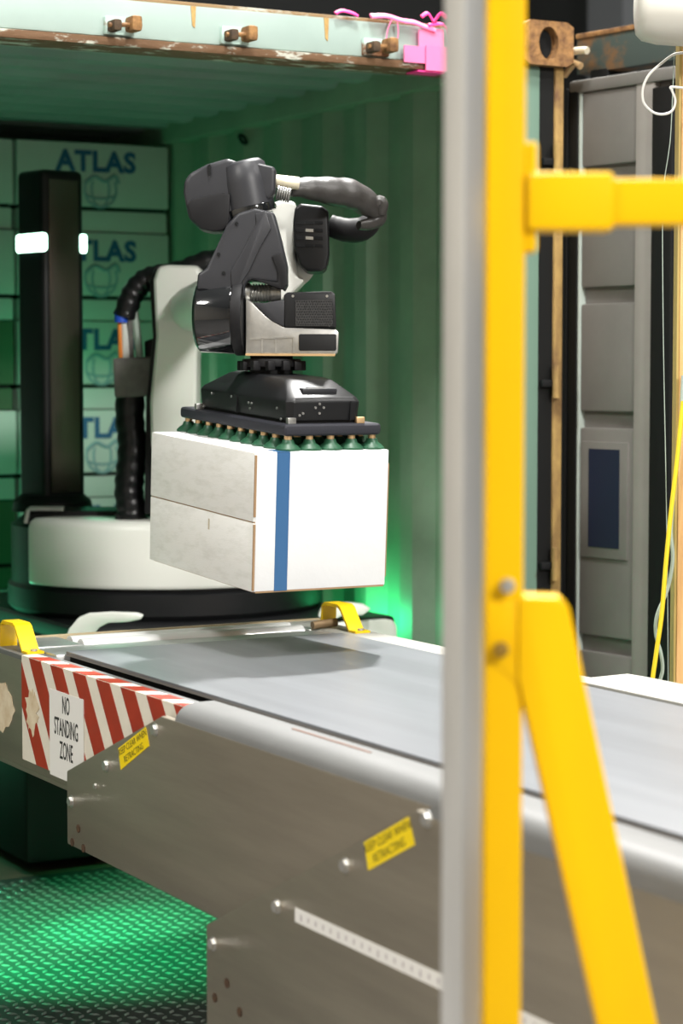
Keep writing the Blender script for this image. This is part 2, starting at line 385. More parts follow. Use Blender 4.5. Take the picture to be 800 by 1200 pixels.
# ------------------------------------------------------------------ stacked cartons inside
BY, BH, BW = 7.32, .318, .585
def globe(cx, y, cz, r, parent):
    bm = B()
    for k in (1., .55):
        tube(bm, [(cx + r * k * math.cos(R(a)), y, cz + r * math.sin(R(a))) for a in range(150, 391, 15)], .005, 6)
    tube(bm, [(cx + r * math.cos(R(a)), y, cz + .35 * r * math.sin(R(a)) - .01) for a in range(180, 361, 15)], .005, 6)
    tube(bm, spline([(cx - r, y, cz + .3 * r), (cx - .4 * r, y, cz + .75 * r), (cx + .3 * r, y, cz + .5 * r), (cx + .9 * r, y, cz + .85 * r), (cx + 1.15 * r, y, cz + .4 * r)]), .008, 6)
    return obj('printed_emblem', bm, m_atlas2, parent)
ordn = ['topmost', 'second from the top', 'third from the top', 'fourth from the top', 'fifth from the top', 'sixth from the top', 'bottom']
for ci, (x0, cname) in enumerate(((2.785, 'right'), (2.19, 'middle'), (1.595, 'left'))):
    for r in range(7):
        z1 = 2.305 - r * BH; z0 = z1 - BH + .004 if r < 6 else 0.003
        dk = ci == 1 and r in (2, 4) 
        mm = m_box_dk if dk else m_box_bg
        kind = 'dark green' if dk else 'white'
        t = thing('carton', (x0 + BW / 2, BY + .2, z0), ('white carton printed ATLAS, %s in the column beside the container wall' % ordn[r]) if ci == 0 else '%s carton, %s in the %s column of the container load' % (kind, ordn[r], cname), 'box', 'cartons stacked in the container')
        zb = z0 + .075
        dy = .0 if ci == 0 else random.uniform(0, .03)
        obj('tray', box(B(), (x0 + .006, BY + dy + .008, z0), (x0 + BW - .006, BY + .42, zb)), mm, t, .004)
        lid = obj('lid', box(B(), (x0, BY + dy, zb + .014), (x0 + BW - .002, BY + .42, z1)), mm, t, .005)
        obj('joint', box(B(), (x0 + .012, BY + dy + .016, zb), (x0 + BW - .012, BY + .41, zb + .014)), m_dark, t)
        if not dk:
            text('printed_name', 'ATLAS', m_atlas, lid, (x0 + .30, BY + dy - .001, z1 - .068), (1, 0, 0), (0, 0, 1), .100, 1.0, .0015, bold=.045, spacing=1.08)
            globe(x0 + .315, BY + dy, z1 - .165, .062, lid)

# ------------------------------------------------------------------ conveyor
ZB, XL, XR = .882, 1.795, 2.485
cv = thing('telescopic_conveyor', (2.3, 2.4, 0), 'telescoping steel belt conveyor with red and cream striped side', 'conveyor')
Y_END, Y_NOSE, Y_NEAR = 4.45, 4.77, -.6
# belt
bm = B(); box(bm, (XL, Y_NEAR, ZB - .006), (XR, Y_END, ZB)); obj('belt', bm, m_belt, cv, .002)
bm = B(); box(bm, (XL, Y_NEAR, ZB - .010), (XL + .004, Y_END, ZB - .005)); obj('belt_edge', bm, mat('belt_edge', (.20, .19, .18), .6), cv)
obj('belt_bed', box(B(), (XL + .01, Y_NEAR, ZB - .10), (XR - .01, Y_END, ZB - .012)), m_dark, cv)
# nose with rollers
obj('nose_bed', box(B(), (1.76, Y_END + .005, ZB - .12), (2.56, Y_NOSE - .03, ZB - .055)), m_dark, cv)
obj('nose_plate', box(B(), (1.775, Y_END + .006, ZB - .04), (2.50, Y_END + .135, ZB - .008)), m_galv, cv, .004)
for k in range(2):
    y = Y_END + .170 + k * .066
    bm = B(); cyl(bm, (1.90, y, ZB - .024), (2.47, y, ZB - .024), .026, n=20)
    obj('nose_roller', bm, mat('roller_steel', (.80, .81, .80), .3, .3), cv)
obj('nose_cheek', box(B(), (1.775, Y_END + .138, ZB - .05), (1.895, Y_NOSE - .016, ZB - .006)), m_galv, cv, .004)
obj('nose_cheek', box(B(), (2.475, Y_END + .138, ZB - .05), (2.50, Y_NOSE - .016, ZB - .006)), m_galv, cv, .004)
obj('nose_rim', box(B(), (1.722, Y_NOSE - .015, ZB - .20), (2.60, Y_NOSE, ZB - .003)), mat('rim_tan', (.45, .36, .22), .6, vary=.3, scale=15), cv, .003)
# inner boom
IZ0, IZ1, IX = .622, .862, 1.718
def lside(name, pts, x0, x1, m, bev=.003, **k):
    bm = B(); prism(bm, [(x0, y, z) for y, z in pts], (x1 - x0, 0, 0)); return obj(name, bm, m, cv, bev, **k)
inner = lside('inner_boom_side', [(Y_NOSE, IZ0), (3.0, IZ0), (3.0, IZ1), (Y_NOSE, IZ1)], IX, IX + .02, m_steel, .003)
obj('inner_boom_flange', box(B(), (IX, 3.0, IZ1 - .004), (1.772, Y_NOSE - .016, IZ1 + .008)), m_steelt, cv, .002)
obj('inner_boom_lip', box(B(), (IX + .004, 3.0, IZ0 - .012), (IX + .12, Y_NOSE, IZ0)), m_steel, cv, .002)
obj('inner_boom_core', box(B(), (IX + .02, Y_NEAR, IZ0), (1.79, Y_NOSE - .02, IZ1 - .03)), m_dark, cv)
obj('inner_boom_flange', box(B(), (2.495, 3.0, IZ1 - .004), (2.588, Y_NOSE - .016, IZ1 + .014)), mat('boom_flange_cream', (.36, .355, .32), .55, .1, vary=.15, scale=10), cv, .005)
obj('inner_boom_side', box(B(), (2.57, 3.0, IZ0), (2.588, Y_NOSE - .016, IZ1 - .005)), m_steel, cv, .003)
# middle boom housing
MX = 1.690
mid = lside('middle_boom_side', [(4.192, .515), (4.192, .668), (3.72, .848), (3.66, .848), (2.2, .848), (2.2, .515)], MX, MX + .018, m_steel, .004)
bm = B(); prism(bm, [(MX, 3.655, .866), (MX + .10, 3.56, .884), (1.925, 3.40, .884), (1.925, 2.2, .884), (MX + .01, 2.2, .884), (MX, 2.2, .866)], (0, 0, -.012)) if False else None
bm = B()
sec = [(MX, .842), (MX + .004, .856), (MX + .013, .868), (MX + .028, .875), (MX + .048, .878), (1.792, .873), (1.792, .842)]
ys0 = [3.66, 3.66, 3.66, 3.665, 3.67, 3.70, 3.70]
a = [bm.verts.new((x, y0, z)) for (x, z), y0 in zip(sec, ys0)]; b = [bm.verts.new((x, 2.2, z)) for x, z in sec]
bm.faces.new(a); bm.faces.new(b[::-1])
for i in range(len(sec)): bm.faces.new((a[i], b[i], b[(i + 1) % len(sec)], a[(i + 1) % len(sec)]))
obj('middle_boom_flange', bm, m_steelt, cv, smooth=40)
obj('slot', box(B(), (MX + .066, 3.05, .8735), (MX + .071, 3.32, .8775)), mat('slot_rust', (.16, .08, .05), .8), cv)
# outer boom housing
OX = 1.660
outer = lside('outer_boom_side', [(3.465, .20), (3.465, .512), (2.745, .846), (Y_NEAR, .846), (Y_NEAR, .20)], OX, OX + .018, m_steel, .004)
bm = B()
sec = [(OX, .842), (OX + .004, .860), (OX + .013, .873), (OX + .030, .881), (OX + .055, .884), (1.788, .860), (1.788, .840)]
ys0 = [2.73, 2.70, 2.68, 2.67, 2.66, 2.62, 2.62]
a = [bm.verts.new((x, y0, z)) for (x, z), y0 in zip(sec, ys0)]; b = [bm.verts.new((x, Y_NEAR, z)) for x, z in sec]
bm.faces.new(a); bm.faces.new(b[::-1])
for i in range(len(sec)): bm.faces.new((a[i], b[i], b[(i + 1) % len(sec)], a[(i + 1) % len(sec)]))
obj('outer_boom_flange', bm, m_steelt, cv, smooth=40)
# right-hand housing of the outer boom
bm = B(); prism(bm, [(2.492, 3.53, ZB + .004), (2.565, 3.44, ZB + .022), (2.592, 3.40, ZB + .016), (2.592, Y_NEAR, ZB + .016), (2.492, Y_NEAR, ZB + .004)], (0, 0, -.02))
obj('outer_boom_flange', bm, mat('boom_flange_cream', (.6, .59, .53)), cv, .003)
obj('outer_boom_side', box(B(), (2.592, Y_NEAR, .20), (2.61, 3.40, ZB + .002)), m_steel, cv)
# base carriage under the booms, standing on the floor
obj('carriage', box(B(), (1.70, Y_NEAR + .1, .0), (2.57, 1.9, .5)), m_dark, cv, .01)
# bolts
bm = B(); cyl(bm, (MX - .007, 0, 0), (MX, 0, 0), .010, n=6); cyl(bm, (MX - .001, 0, 0), (MX + .001, 0, 0), .013, n=14)
b0 = obj('bolt', bm, m_bolt, cv, origin=(MX, 0, 0))
def put(o, x, y, z): o.location = Vector((x, y, z)) - wl(o.parent)
def side_pt(px, py, X):
    k = (px - 400) / F_PX; c, s = math.cos(YAW), math.sin(YAW)
    Yv = X * (c - k * s) / (s + k * c)       # where the side plane x=X is met
    dep = X * s + Yv * c
    for _ in range(3):
        p = at(px, py, dep); dep *= X / p.x
    return at(px, py, dep)
spots = [(84, 939, MX), (125, 897, MX), (182, 855, MX), (112, 921, MX), (250, 1106, OX), (325, 1062, OX), (405, 1014, OX), (501, 960, OX)]
for i, (px, py, X) in enumerate(spots):
    p = side_pt(px, py, X); o = b0 if i == 0 else b0.copy()
    if i: C.objects.link(o); o.parent = cv
    if i == 3: o.scale = (.5, .5, .5)
    put(o, X - .0005, p.y, p.z)
bm = B(); cyl(bm, (-.0012, 0, 0), (.001, 0, 0), .0085, n=14); h0 = obj('rusty_rivet', bm, m_rusthole, cv, origin=(0, 0, 0))
for i, (px, py, X) in enumerate([(85, 987, MX), (98, 994, MX), (92, 971, MX), (252, 1169, OX), (266, 1152, OX), (281, 1186, OX)]):
    p = side_pt(px, py, X); o = h0 if i == 0 else h0.copy()
    if i: C.objects.link(o); o.parent = cv
    put(o, X - .0005, p.y, p.z)

# yellow pull handles at the nose
def handle(x, y, s):
    z = IZ1 + (.008 if x < 2 else .014)
    h = thing_part = None
    bm = B(); wd = .040; t = .006
    prof = [(-.115, 0), (-.085, 0), (-.045, .072), (.035, .072), (.055, .056), (.058, .0), (.058, -.018)]
    # strap bent along Y: from flat foot up over and down
    up, dn = [], []
    prof = [(-.130, t), (-.095, t), (-.045, .062), (-.030, .068), (.045, .068), (.060, .058), (.066, .02), (.066, -.005)]
    inn = [(-.130, 0), (-.092, 0), (-.044, .052), (-.030, .060), (.044, .060), (.055, .054), (.059, .02), (.059, -.005)]
    prof = [(q * .88, r * .9) for q, r in prof]; inn = [(q * .88, r * .9) for q, r in inn]
    a = []
    for xx in (x - wd / 2, x + wd / 2):
        a.append(([bm.verts.new((xx, y + py, z + pz)) for py, pz in prof], [bm.verts.new((xx, y + py, z + pz)) for py, pz in inn]))
    (o0, i0), (o1, i1) = a; n = len(prof)
    for k in range(n - 1):
        bm.faces.new((o0[k], o0[k + 1], o1[k + 1], o1[k])); bm.faces.new((i0[k + 1], i0[k], i1[k], i1[k + 1]))
        bm.faces.new((o0[k + 1], o0[k], i0[k], i0[k + 1])); bm.faces.new((o1[k], o1[k + 1], i1[k + 1], i1[k]))
    bm.faces.new((o0[0], o1[0], i1[0], i0[0])); bm.faces.new((o1[-1], o0[-1], i0[-1], i1[-1]))
    h = obj('pull_handle', bm, m_yplastic, cv, smooth=30)
    h['label'] = 'yellow bent-metal handle'
    for dy in (-.104, ):
        bm = B(); cyl(bm, (x, y + dy, z + t), (x, y + dy, z + t + .004), .008, n=12); obj('screw', bm, m_bolt, h)
    return h
handle(1.752, 4.635, 1); handle(2.548, 4.57, 1)
bm = B(); cyl(bm, (2.48, 4.58, ZB + .004), (2.545, 4.58, ZB + .008), .010, n=12); obj('nose_hinge', bm, mat('worn_bronze', (.22, .15, .08), .5, .5), cv)

# hazard stripes on the inner boom (side and over the flange edge)
SX = IX - .0012
def sp(px, py): p = side_pt(px, py, SX); return (p.y, p.z)
hz = obj('hazard_sticker', box(B(), (SX, 3.45, IZ0 + .018), (IX + .0005, 4.515, IZ1 + .0075)), m_cream_s, cv)
hz2 = obj('hazard_sticker', box(B(), (IX - .0004, 3.45, IZ1 + .0078), (IX + .036, 4.515, IZ1 + .0088)), m_cream_s, cv)
zt, zbm = IZ1 + .0075, IZ0 + .018
lean = .165      # going down the stripe runs towards the near end
def stripe(yt, wdt):
    pts = [(yt, zt), (yt - wdt, zt), (yt - wdt - lean, zbm), (yt - lean, zbm)]
    out = []
    YM = 4.515
    if yt > YM:      # clip at the sticker's left end
        k = (yt - YM) / lean; zc = zt + (zbm - zt) * min(k, 1)
        if yt - wdt > YM:
            k2 = (yt - wdt - YM) / lean; zc2 = zt + (zbm - zt) * min(k2, 1)
            pts = [(YM, zc2), (yt - wdt - lean, zbm), (yt - lean, zbm), (YM, zc)] if k < 1 else [(YM, zc2), (yt - wdt - lean, zbm), (YM, zbm)]
        else:
            pts = [(YM, zt), (yt - wdt, zt), (yt - wdt - lean, zbm), (yt - lean, zbm), (YM, zc)] if k < 1 else pts
    bm = B(); prism(bm, [(SX - .0007, y, z) for y, z in pts], (.0008, 0, 0)); obj('red_stripe', bm, m_red, hz)
per = .125
for k in range(-1, 9):
    yt = 4.47 - k * per
    stripe(yt, .070)
    if 0 <= k:
        bm = B(); prism(bm, [(IX - .0006, yt, IZ1 + .0088), (IX - .0006, yt - .07, IZ1 + .0088), (IX + .036, yt - .095, IZ1 + .0088), (IX + .036, yt - .025, IZ1 + .0088)], (0, 0, .0006)); obj('red_stripe', bm, m_red, hz2)
# NO STANDING ZONE sign
a, b_ = side_pt(59.5, 860, SX), side_pt(99, 870, SX)
zt_s = side_pt(61, 807, SX).z; zb_s = IZ0 + .012
sg = obj('warning_sign', box(B(), (SX - .0026, b_.y, zb_s), (SX - .0008, a.y, zt_s)), m_sign, cv)
sg['label'] = 'white NO STANDING ZONE sign'
text('sign_lettering', 'NO\nSTANDING\nZONE', m_ink, sg, (SX - .0028, (a.y + b_.y) / 2, (zt_s + zb_s) / 2 + .016), (0, -1, 0), (0, 0, 1), .053, .50, .0006, bold=.008, leading=.92)
# torn paper scraps
def torn(px, py, ry, rz, n, X, seed, amp=.35):
    rr = random.Random(seed); c = side_pt(px, py, X); bm = B()
    pts = [(X, c.y + ry * math.cos(2 * math.pi * i / n) * (1 - amp * rr.random()), c.z + rz * math.sin(2 * math.pi * i / n) * (1 - amp * rr.random())) for i in range(n)]
    prism(bm, pts, (.0008, 0, 0)); return obj('torn_paper', bm, m_paper, cv)
torn(3, 828, .085, .062, 24, IX - .001, 3, .3)
torn(37, 834, .050, .058, 30, SX - .0012, 5, .5)
# KEEP CLEAR WHEN RETRACTING stickers: skewed on the panels' slanted ends
def skew_sticker(corners, X, size):
    q = [side_pt(px, py, X) for px, py in corners]
    bm = B(); prism(bm, [(X - .0012, p.y, p.z) for p in q], (.0012, 0, 0)); s = obj('keep_clear_sticker', bm, m_sticker, cv)
    s['label'] = 'yellow KEEP CLEAR WHEN RETRACTING sticker'
    q = [Vector((X - .0016, p.y, p.z)) for p in q]
    ce = (q[0] + q[1] + q[2] + q[3]) / 4
    text('sticker_lettering', 'KEEP CLEAR WHEN\nRETRACTING', m_ink, s, ce, (q[1] - q[0]), (q[0] - q[3]), size, .9, .0004, leading=1.05, bold=-.012)
skew_sticker([(139, 877), (171, 852), (175, 874), (142, 902)], MX, .0185)
skew_sticker([(427, 987), (479, 957), (486, 990), (432, 1020)], OX, .0195)
# long white measuring strip
q = [side_pt(346, 1063, OX), side_pt(346, 1080, OX)]
y1s, z1s, z0s = q[0].y, q[0].z, q[1].z
st = obj('measuring_strip', box(B(), (OX - .0010, 1.6, z0s), (OX, y1s, z1s)), m_sign, cv)
tk = mat('strip_ink', (.45, .42, .44), .6)
bm = B()
for k in range(46):
    yy = y1s - .02 - k * .025
    box(bm, (OX - .0014, yy - .004, (z0s + z1s) / 2 - .004 - .003 * (k % 5 == 0)), (OX - .0009, yy, z1s - .008))
obj('strip_ticks', bm, tk, st)['kind'] = 'stuff'

# ------------------------------------------------------------------ robot
RX, RY = 2.80, 6.12
rb = thing('box_handling_robot', (RX, RY, 0), 'black and white wheeled robot arm with camera mast and suction gripper', 'robot')
# base with wheels
obj('base', box(B(), (2.28, 5.52, .36), (3.24, 6.78, .72)), m_rubber, rb, .05, 3)
obj('chassis', box(B(), (2.30, 6.02, .035), (3.20, 6.78, .40)), m_rubber, rb, .02)
obj('base_top', box(B(), (2.32, 5.50, .70), (3.26, 6.74, .775)), m_black, rb, .02, 3)
bm = B(); prism(bm, [Vector((x, 5.48, z)) for x, z in rrect(3.03, .50, 3.25, .768, .03)], (0, .03, 0)); obj('base_panel', bm, m_white, rb, .004)
for x in (2.42, 3.08):
    for y in (6.17, 6.62):
        bm = B(); cyl(bm, (x - .06, y, .13), (x + .06, y, .13), .13, n=28); obj('wheel', bm, m_rubber, rb, .01)
# white arched fender strips on the base front
def arch(px, dep):
    bm = B(); vpoly(bm, px, dep, .05); return obj('base_fender', bm, m_white, rb, .006)
arch([(76, 752), (82, 736), (92, 724), (104, 719), (130, 717.5), (160, 718.5), (168, 721), (166, 725), (150, 728), (128, 729), (118, 734), (111, 742), (108, 752)], 5.92)
arch([(372, 722), (376, 712), (388, 707), (408, 706), (425, 708), (434, 713), (425, 720), (400, 721), (390, 726)], 6.3)
# turntable
def lathe(bm, cx, cy, prof, n=64, a0=0, a1=360):
    full = abs(a1 - a0) >= 360; m = n if full else n + 1
    rings = [[bm.verts.new((cx + r * math.cos(R(a0 + (a1 - a0) * k / n)), cy + r * math.sin(R(a0 + (a1 - a0) * k / n)), z)) for k in range(m)] for r, z in prof]
    for a, b in zip(rings, rings[1:]):
        for k in range(n): bm.faces.new((a[k], a[(k + 1) % m], b[(k + 1) % m], b[k]))
    return rings
bm = B(); rg = lathe(bm, RX, RY, [(.470, .775), (.482, .79), (.482, .85), (.470, .86), (.470, 1.03), (.44, 1.05)]); bm.faces.new(rg[0][::-1]); bm.faces.new(rg[-1])
obj('turntable', bm, m_black, rb, smooth=30)
bm = B(); a0, a1 = 190, 352
pr = [(.475, .868), (.487, .868), (.4895, .88), (.4895, 1.035), (.482, 1.053), (.465, 1.062), (.30, 1.066), (.30, 1.052), (.475, 1.045)]
rg = lathe(bm, RX, RY, pr + [pr[0]], 40, a0, a1)
bm.faces.new([r[0] for r in rg[:-1]]); bm.faces.new([r[-1] for r in rg[:-1]][::-1])
obj('turntable_cover', bm, m_white, rb, .006, smooth=30)
# deck plate
DK = 6.55
bm = B(); vpoly(bm, [(32, 600), (36, 596), (175, 596), (178, 612), (30, 612)], DK, .20); obj('deck_plate', bm, m_rubber, rb, .006)
bm = B(); tube(bm, [at(30, 613, DK - .12), at(33, 598, DK - .12), at(36, 596, DK - .12), at(75, 596, DK - .12)], .008, 8); obj('deck_edge', bm, mat('edge_grey', (.4, .4, .38), .4, .5), rb)
# camera mast: square column turned about 40 degrees
mc = at(60, 400, 6.78); MW = .150; Mm = Matrix.Translation((mc.x, mc.y, 0)) @ Matrix.Rotation(R(11), 4, 'Z')
ztop = at(60, 201, 6.78).z; zb0 = 1.06
ms = obj('mast', box(B(), (-MW / 2, -MW / 2, zb0), (MW / 2, MW / 2, ztop), Mm), m_black, rb, .022, 4)
obj('mast_window', box(B(), (-MW / 2 + .022, -MW / 2 - .003, zb0 + .06), (MW / 2 - .022, -MW / 2 + .01, ztop - .03), Mm), mat('reflection_brown', (.20, .165, .14), .24, .85), ms, .002)  # brown base colour stands in for warm reflections on this face
zl = at(40, 284.5, 6.72).z
obj('status_light', box(B(), (-MW / 2 - .006, -MW / 2 - .002, zl - .029), (-MW / 2 + .02, MW / 2 + .0, zl + .029), Mm), m_led, ms, .02, 4)
obj('status_light', box(B(), (MW / 2 - .016, -MW / 2 - .008, zl - .029), (MW / 2 + .008, -MW / 2 + .04, zl + .029), Mm), m_led, ms, .01, 4)
bm = B(); rg = lathe(bm, mc.x, mc.y, [(.125, zb0), (.12, zb0 + .03), (.10, zb0 + .05)], 32); bm.faces.new(rg[0][::-1]); bm.faces.new(rg[-1]); obj('mast_foot', bm, m_rubber, rb)
# cable riser: sleeve, pouch and cables
CDP = 6.35
bm = B(); pts = [at(x, y, CDP) for x, y in ((153, 612), (154, 598), (151, 575), (153, 550), (155, 520), (152, 490), (153, 455))]
sp_ = spline(pts, 8); tube(bm, sp_, [.042 * (1 + .045 * math.sin(i * 1.35)) * (1.12 if i < 6 else 1) for i in range(len(sp_))], 16); obj('cable_sleeve', bm, m_sleeve, rb)
bm = B(); vpoly(bm, [(134, 420), (181, 418), (181, 464), (136, 466)], CDP, .10); obj('cable_pouch', bm, m_greybox, rb, .010, 3)
bm = B(); pts = [at(x, y, CDP) for x, y in ((146, 372), (152, 352), (160, 338), (172, 328), (186, 324), (215, 318), (240, 308), (262, 305))]
sp_ = spline(pts, 6); tube(bm, sp_, [.034 * (1 + .06 * math.sin(i * 1.6)) for i in range(len(sp_))], 14); obj('upper_cable_sleeve', bm, m_sleeve, rb)
for col, xs, rr in ((m_wcable, (141, 148, 151), .010), (m_orange, (140, 141, 142), .008), (m_gcable, (158, 161, 164), .012), (m_wcable, (145, 146, 147), .010), (m_greybox, (152, 152, 154), .010)):
    bm = B(); pts = [at(xs[0], 366, CDP), at(xs[1], 392, CDP - .01), at(xs[2], 424, CDP)]
    tube(bm, spline(pts), rr, 8); obj('cable', bm, col, rb)
bm = B(); cyl(bm, at(142, 366, CDP - .01), at(142, 378, CDP - .01), .020, n=14); obj('cable_connector', bm, m_bluec, rb)
bm = B(); vpoly(bm, [(170, 400), (183, 396), (184, 470), (176, 500), (172, 470)], CDP + .06, .07); obj('riser_bracket', bm, m_rubber, rb, .006)
# shoulder tower (white) with black edge
TD = 6.32
bm = B(); vpoly(bm, [(183, 330), (188, 314), (200, 312), (236, 313), (242, 330), (242, 372), (236, 392), (233, 420), (232, 618), (196, 618), (180, 520), (179, 470), (186, 395)], TD, .20); obj('shoulder_tower', bm, m_white, rb, .018, 3)
bm = B(); vpoly(bm, [(178, 332), (184, 314), (190, 313), (188, 400), (184, 470), (186, 520), (180, 600), (172, 600), (174, 470), (182, 395)], TD + .03, .17); obj('tower_spine', bm, m_rubber, rb, .006)
# white forearm running forward to the elbow
p0, p1 = at(226, 362, 6.2), at(338, 304, 5.22)
bm = B(); tube(bm, [p0, p0.lerp(p1, .5), p1], [.065, .06, .07], 28); obj('forearm', bm, m_white, rb, smooth=60)
bm = B(); vpoly(bm, [(322, 240), (334, 236), (347, 240), (349, 262), (346, 300), (350, 325), (358, 330), (340, 348), (318, 360), (312, 300)], 5.2, .16); obj('elbow_shell', bm, m_white, rb, .014, 3)
bm = B(); vpoly(bm, [(346, 246), (352, 241), (378, 244), (385, 250), (386, 300), (383, 315), (377, 320), (360, 320), (352, 312), (345, 290), (344, 262)], 5.16, .15); cap = obj('elbow_motor_cap', bm, m_black, rb, .012, 3)
wf = Vector((0, 0, 0))
for r_ in range(4):
    for c_ in range(3):
        x0 = 347 + c_ * 11; y0 = 259 + r_ * 9
        mm = m_silver if (r_ in (1, 2) and c_ == 1) else m_dark
        bm = B(); vpoly(bm, [(x0, y0), (x0 + 9, y0 + .5), (x0 + 9, y0 + 4), (x0, y0 + 3.5)], 5.16 - .0755, .004); obj('louver_slot', bm, mm, cap)
# upper wrist (charcoal castings), about 4.92 m away
WD = 4.92
bm = B(); vpoly(bm, [(217, 228), (218, 215), (224, 206), (245, 195), (268, 188.5), (281, 193), (290, 200), (280, 250), (266, 272), (250, 273), (235, 270), (223, 258)], WD + .03, .13); ec = obj('wrist_cover', bm, m_charcoal, rb, .014, 3)
bm = B(); vpoly(bm, [(219, 240), (226, 233), (262, 226), (270, 228), (268, 262), (262, 270), (250, 271.5), (236, 268.5), (224, 257)], WD - .036, .012); obj('cover_recess_shade', bm, m_rubber, ec, .004)  # black plate laid on for the shade on the cover's underside
bm = B(); vpoly(bm, [(243, 194), (246.5, 192.5), (247, 204), (245, 206)], WD - .037, .006); obj('cover_notch', bm, m_dark, ec)
bm = B(); tube(bm, [at(283, 190, WD), at(284, 194, WD), at(288, 215, WD), at(294, 247, WD)], [.040, .050, .054, .0545], 36); obj('wrist_roll_housing', bm, m_charcoal, rb, smooth=50)
bm = B(); vpoly(bm, [(282, 193), (300, 192), (320, 197), (324, 199), (323, 226), (316, 236), (296, 232)], WD + .005, .085); obj('wrist_roll_lug', bm, m_charcoal, rb, .012, 3)
bm = B(); tube(bm, [at(292.4, 243, WD), at(294.6, 252, WD)], .0575, 40); obj('roll_seal', bm, m_gloss, rb, .003)
for k in range(10):
    a = R(200 + k * 16); ax = (at(294.6, 252, WD) - at(292.4, 243, WD)).normalized(); u = (_r - ax * _r.dot(ax)).normalized(); v = ax.cross(u)
    c = at(293.4, 247, WD) + (u * math.cos(a) + v * math.sin(a)) * .0575
    if (c - at(293.4, 247, WD)).dot(_w) < .02:
        bm = B(); cyl(bm, c - ax * .004, c + ax * .004, .004, n=8); obj('seal_bolt', bm, m_silver, rb)
# lower wrist link
bm = B(); vpoly(bm, [(267, 266), (280, 252), (300, 246), (322, 251), (331, 285), (337, 312), (337, 334), (333, 342), (327, 333), (293, 329), (288, 336), (289, 350), (276, 347), (240, 341), (232, 341), (234, 322), (244, 316)], WD, .135); ln = obj('wrist_link', bm, m_charcoal, rb, .016, 3)
bm = B(); vpoly(bm, [(299, 250), (300, 262), (286, 290), (270, 318), (272, 345), (280, 346), (284, 330), (292, 318), (305, 290), (318, 268), (312, 248)], WD - .0665, .010); obj('link_rib', bm, m_charcoal, ln, .004)
bm = B(); vpoly(bm, [(294, 326), (325, 331), (325, 318), (318, 300), (330, 296), (336, 312), (337, 333), (331, 340)], WD - .067, .012); obj('link_pocket', bm, m_rubber, ln, .004)
for x, y in ((256, 298), (277, 262), (262, 320)):
    bm = B(); p = at(x, y, WD - .066); cyl(bm, p - _w * .004, p + _w * .01, .004, n=10); obj('link_screw', bm, m_dark, ln)
# joint drum with gloss cap at the left of the wrist link
axis = (_r * .95 - _w * .12).normalized()
jc = at(255, 371, WD - .012)
bm = B(); tube(bm, [jc - axis * .046, jc - axis * .038, jc + axis * .042], [.068, .080, .084], 44); jd = obj('wrist_joint_drum', bm, m_gloss, rb, .003, smooth=40)
bm = B(); cyl(bm, jc - axis * .047, jc - axis * .0435, .062, n=40); obj('drum_cover', bm, m_black, jd)
bm = B(); tube(bm, [jc + axis * .042, jc + axis * .066], [.088, .087], 44); obj('drum_flange', bm, m_rubber, jd, .004)
# silver bellows
bm = B(); q0, q1 = at(287, 344, WD - .02), at(328, 343, WD - .02); pts, rads = [], []
for i in range(25):
    pts.append(q0.lerp(q1, i / 24)); rads.append(.0175 if i % 2 else .0215)
tube(bm, pts, rads, 18); obj('metal_bellows', bm, m_silver, rb, smooth=20)
bm = B(); cyl(bm, at(285, 344, WD - .02), at(293, 344, WD - .02), .023, n=18); obj('bellows_collar', bm, m_silver, rb)
bm = B(); cyl(bm, at(318, 343, WD - .02), at(329, 343, WD - .02), .021, n=18); obj('bellows_collar', bm, m_silver, rb)
# silver wrist body
bm = B(); vpoly(bm, [(289, 350), (299, 357), (313, 371), (334, 384), (393.5, 386), (397, 390), (396, 413), (392, 416.5), (289, 416)], WD, .13); wb = obj('wrist_body', bm, m_silver, rb, .006, 2)
bm = B(); vpoly(bm, [(289, 414.5), (393, 415), (392, 417.5), (289, 417)], WD, .134); obj('body_gasket', bm, m_brass, wb)
bm = B(); vpoly(bm, rrect(350, 391.5, 394, 411, 2), WD - .064, .008); obj('body_window', bm, m_black, wb, .002)
for x in (306, 322, 343):
    bm = B(); vpoly(bm, [(x, 396), (x + 2, 396), (x + 2, 414), (x, 414)], WD - .0655, .004); obj('body_rib', bm, m_silver, wb)
bm = B(); vpoly(bm, [(292, 396), (344, 394), (344, 396), (292, 398)], WD - .0655, .004); obj('body_rib', bm, m_silver, wb)
bm = B(); vpoly(bm, [(333, 347), (337, 343.5), (388, 342.5), (392.5, 345), (394, 385), (334, 384)], WD - .005, .128); mb = obj('wrist_motor', bm, m_black, rb, .005, 2)
bm = B(); vpoly(bm, [(346, 352), (389, 351), (390, 382), (346, 382)], WD - .0695, .004); obj('motor_grille', bm, m_mesh, mb)
for ry in range(9):
    pass
bm = B()
for ry in range(10):
    for rx in range(15):
        p = at(348 + rx * 2.85 + (ry % 2) * 1.4, 353.5 + ry * 3, WD - .0717)
        cyl(bm, p, p + _w * .002, .0016, n=6)
obj('grille_holes', bm, m_dark, mb)['kind'] = 'stuff'
for x in (343, 383, 386):
    p = at(x, 347 if x < 386 else 381, WD - .07); bm = B(); cyl(bm, p, p + _w * .006, .003, n=8); obj('motor_screw', bm, m_silver, mb)
bm = B(); vpoly(bm, [(297, 355), (310, 356), (334, 352), (334, 384), (320, 377), (306, 364)], WD - .002, .134); obj('motor_wing', bm, m_charcoal, mb, .004)
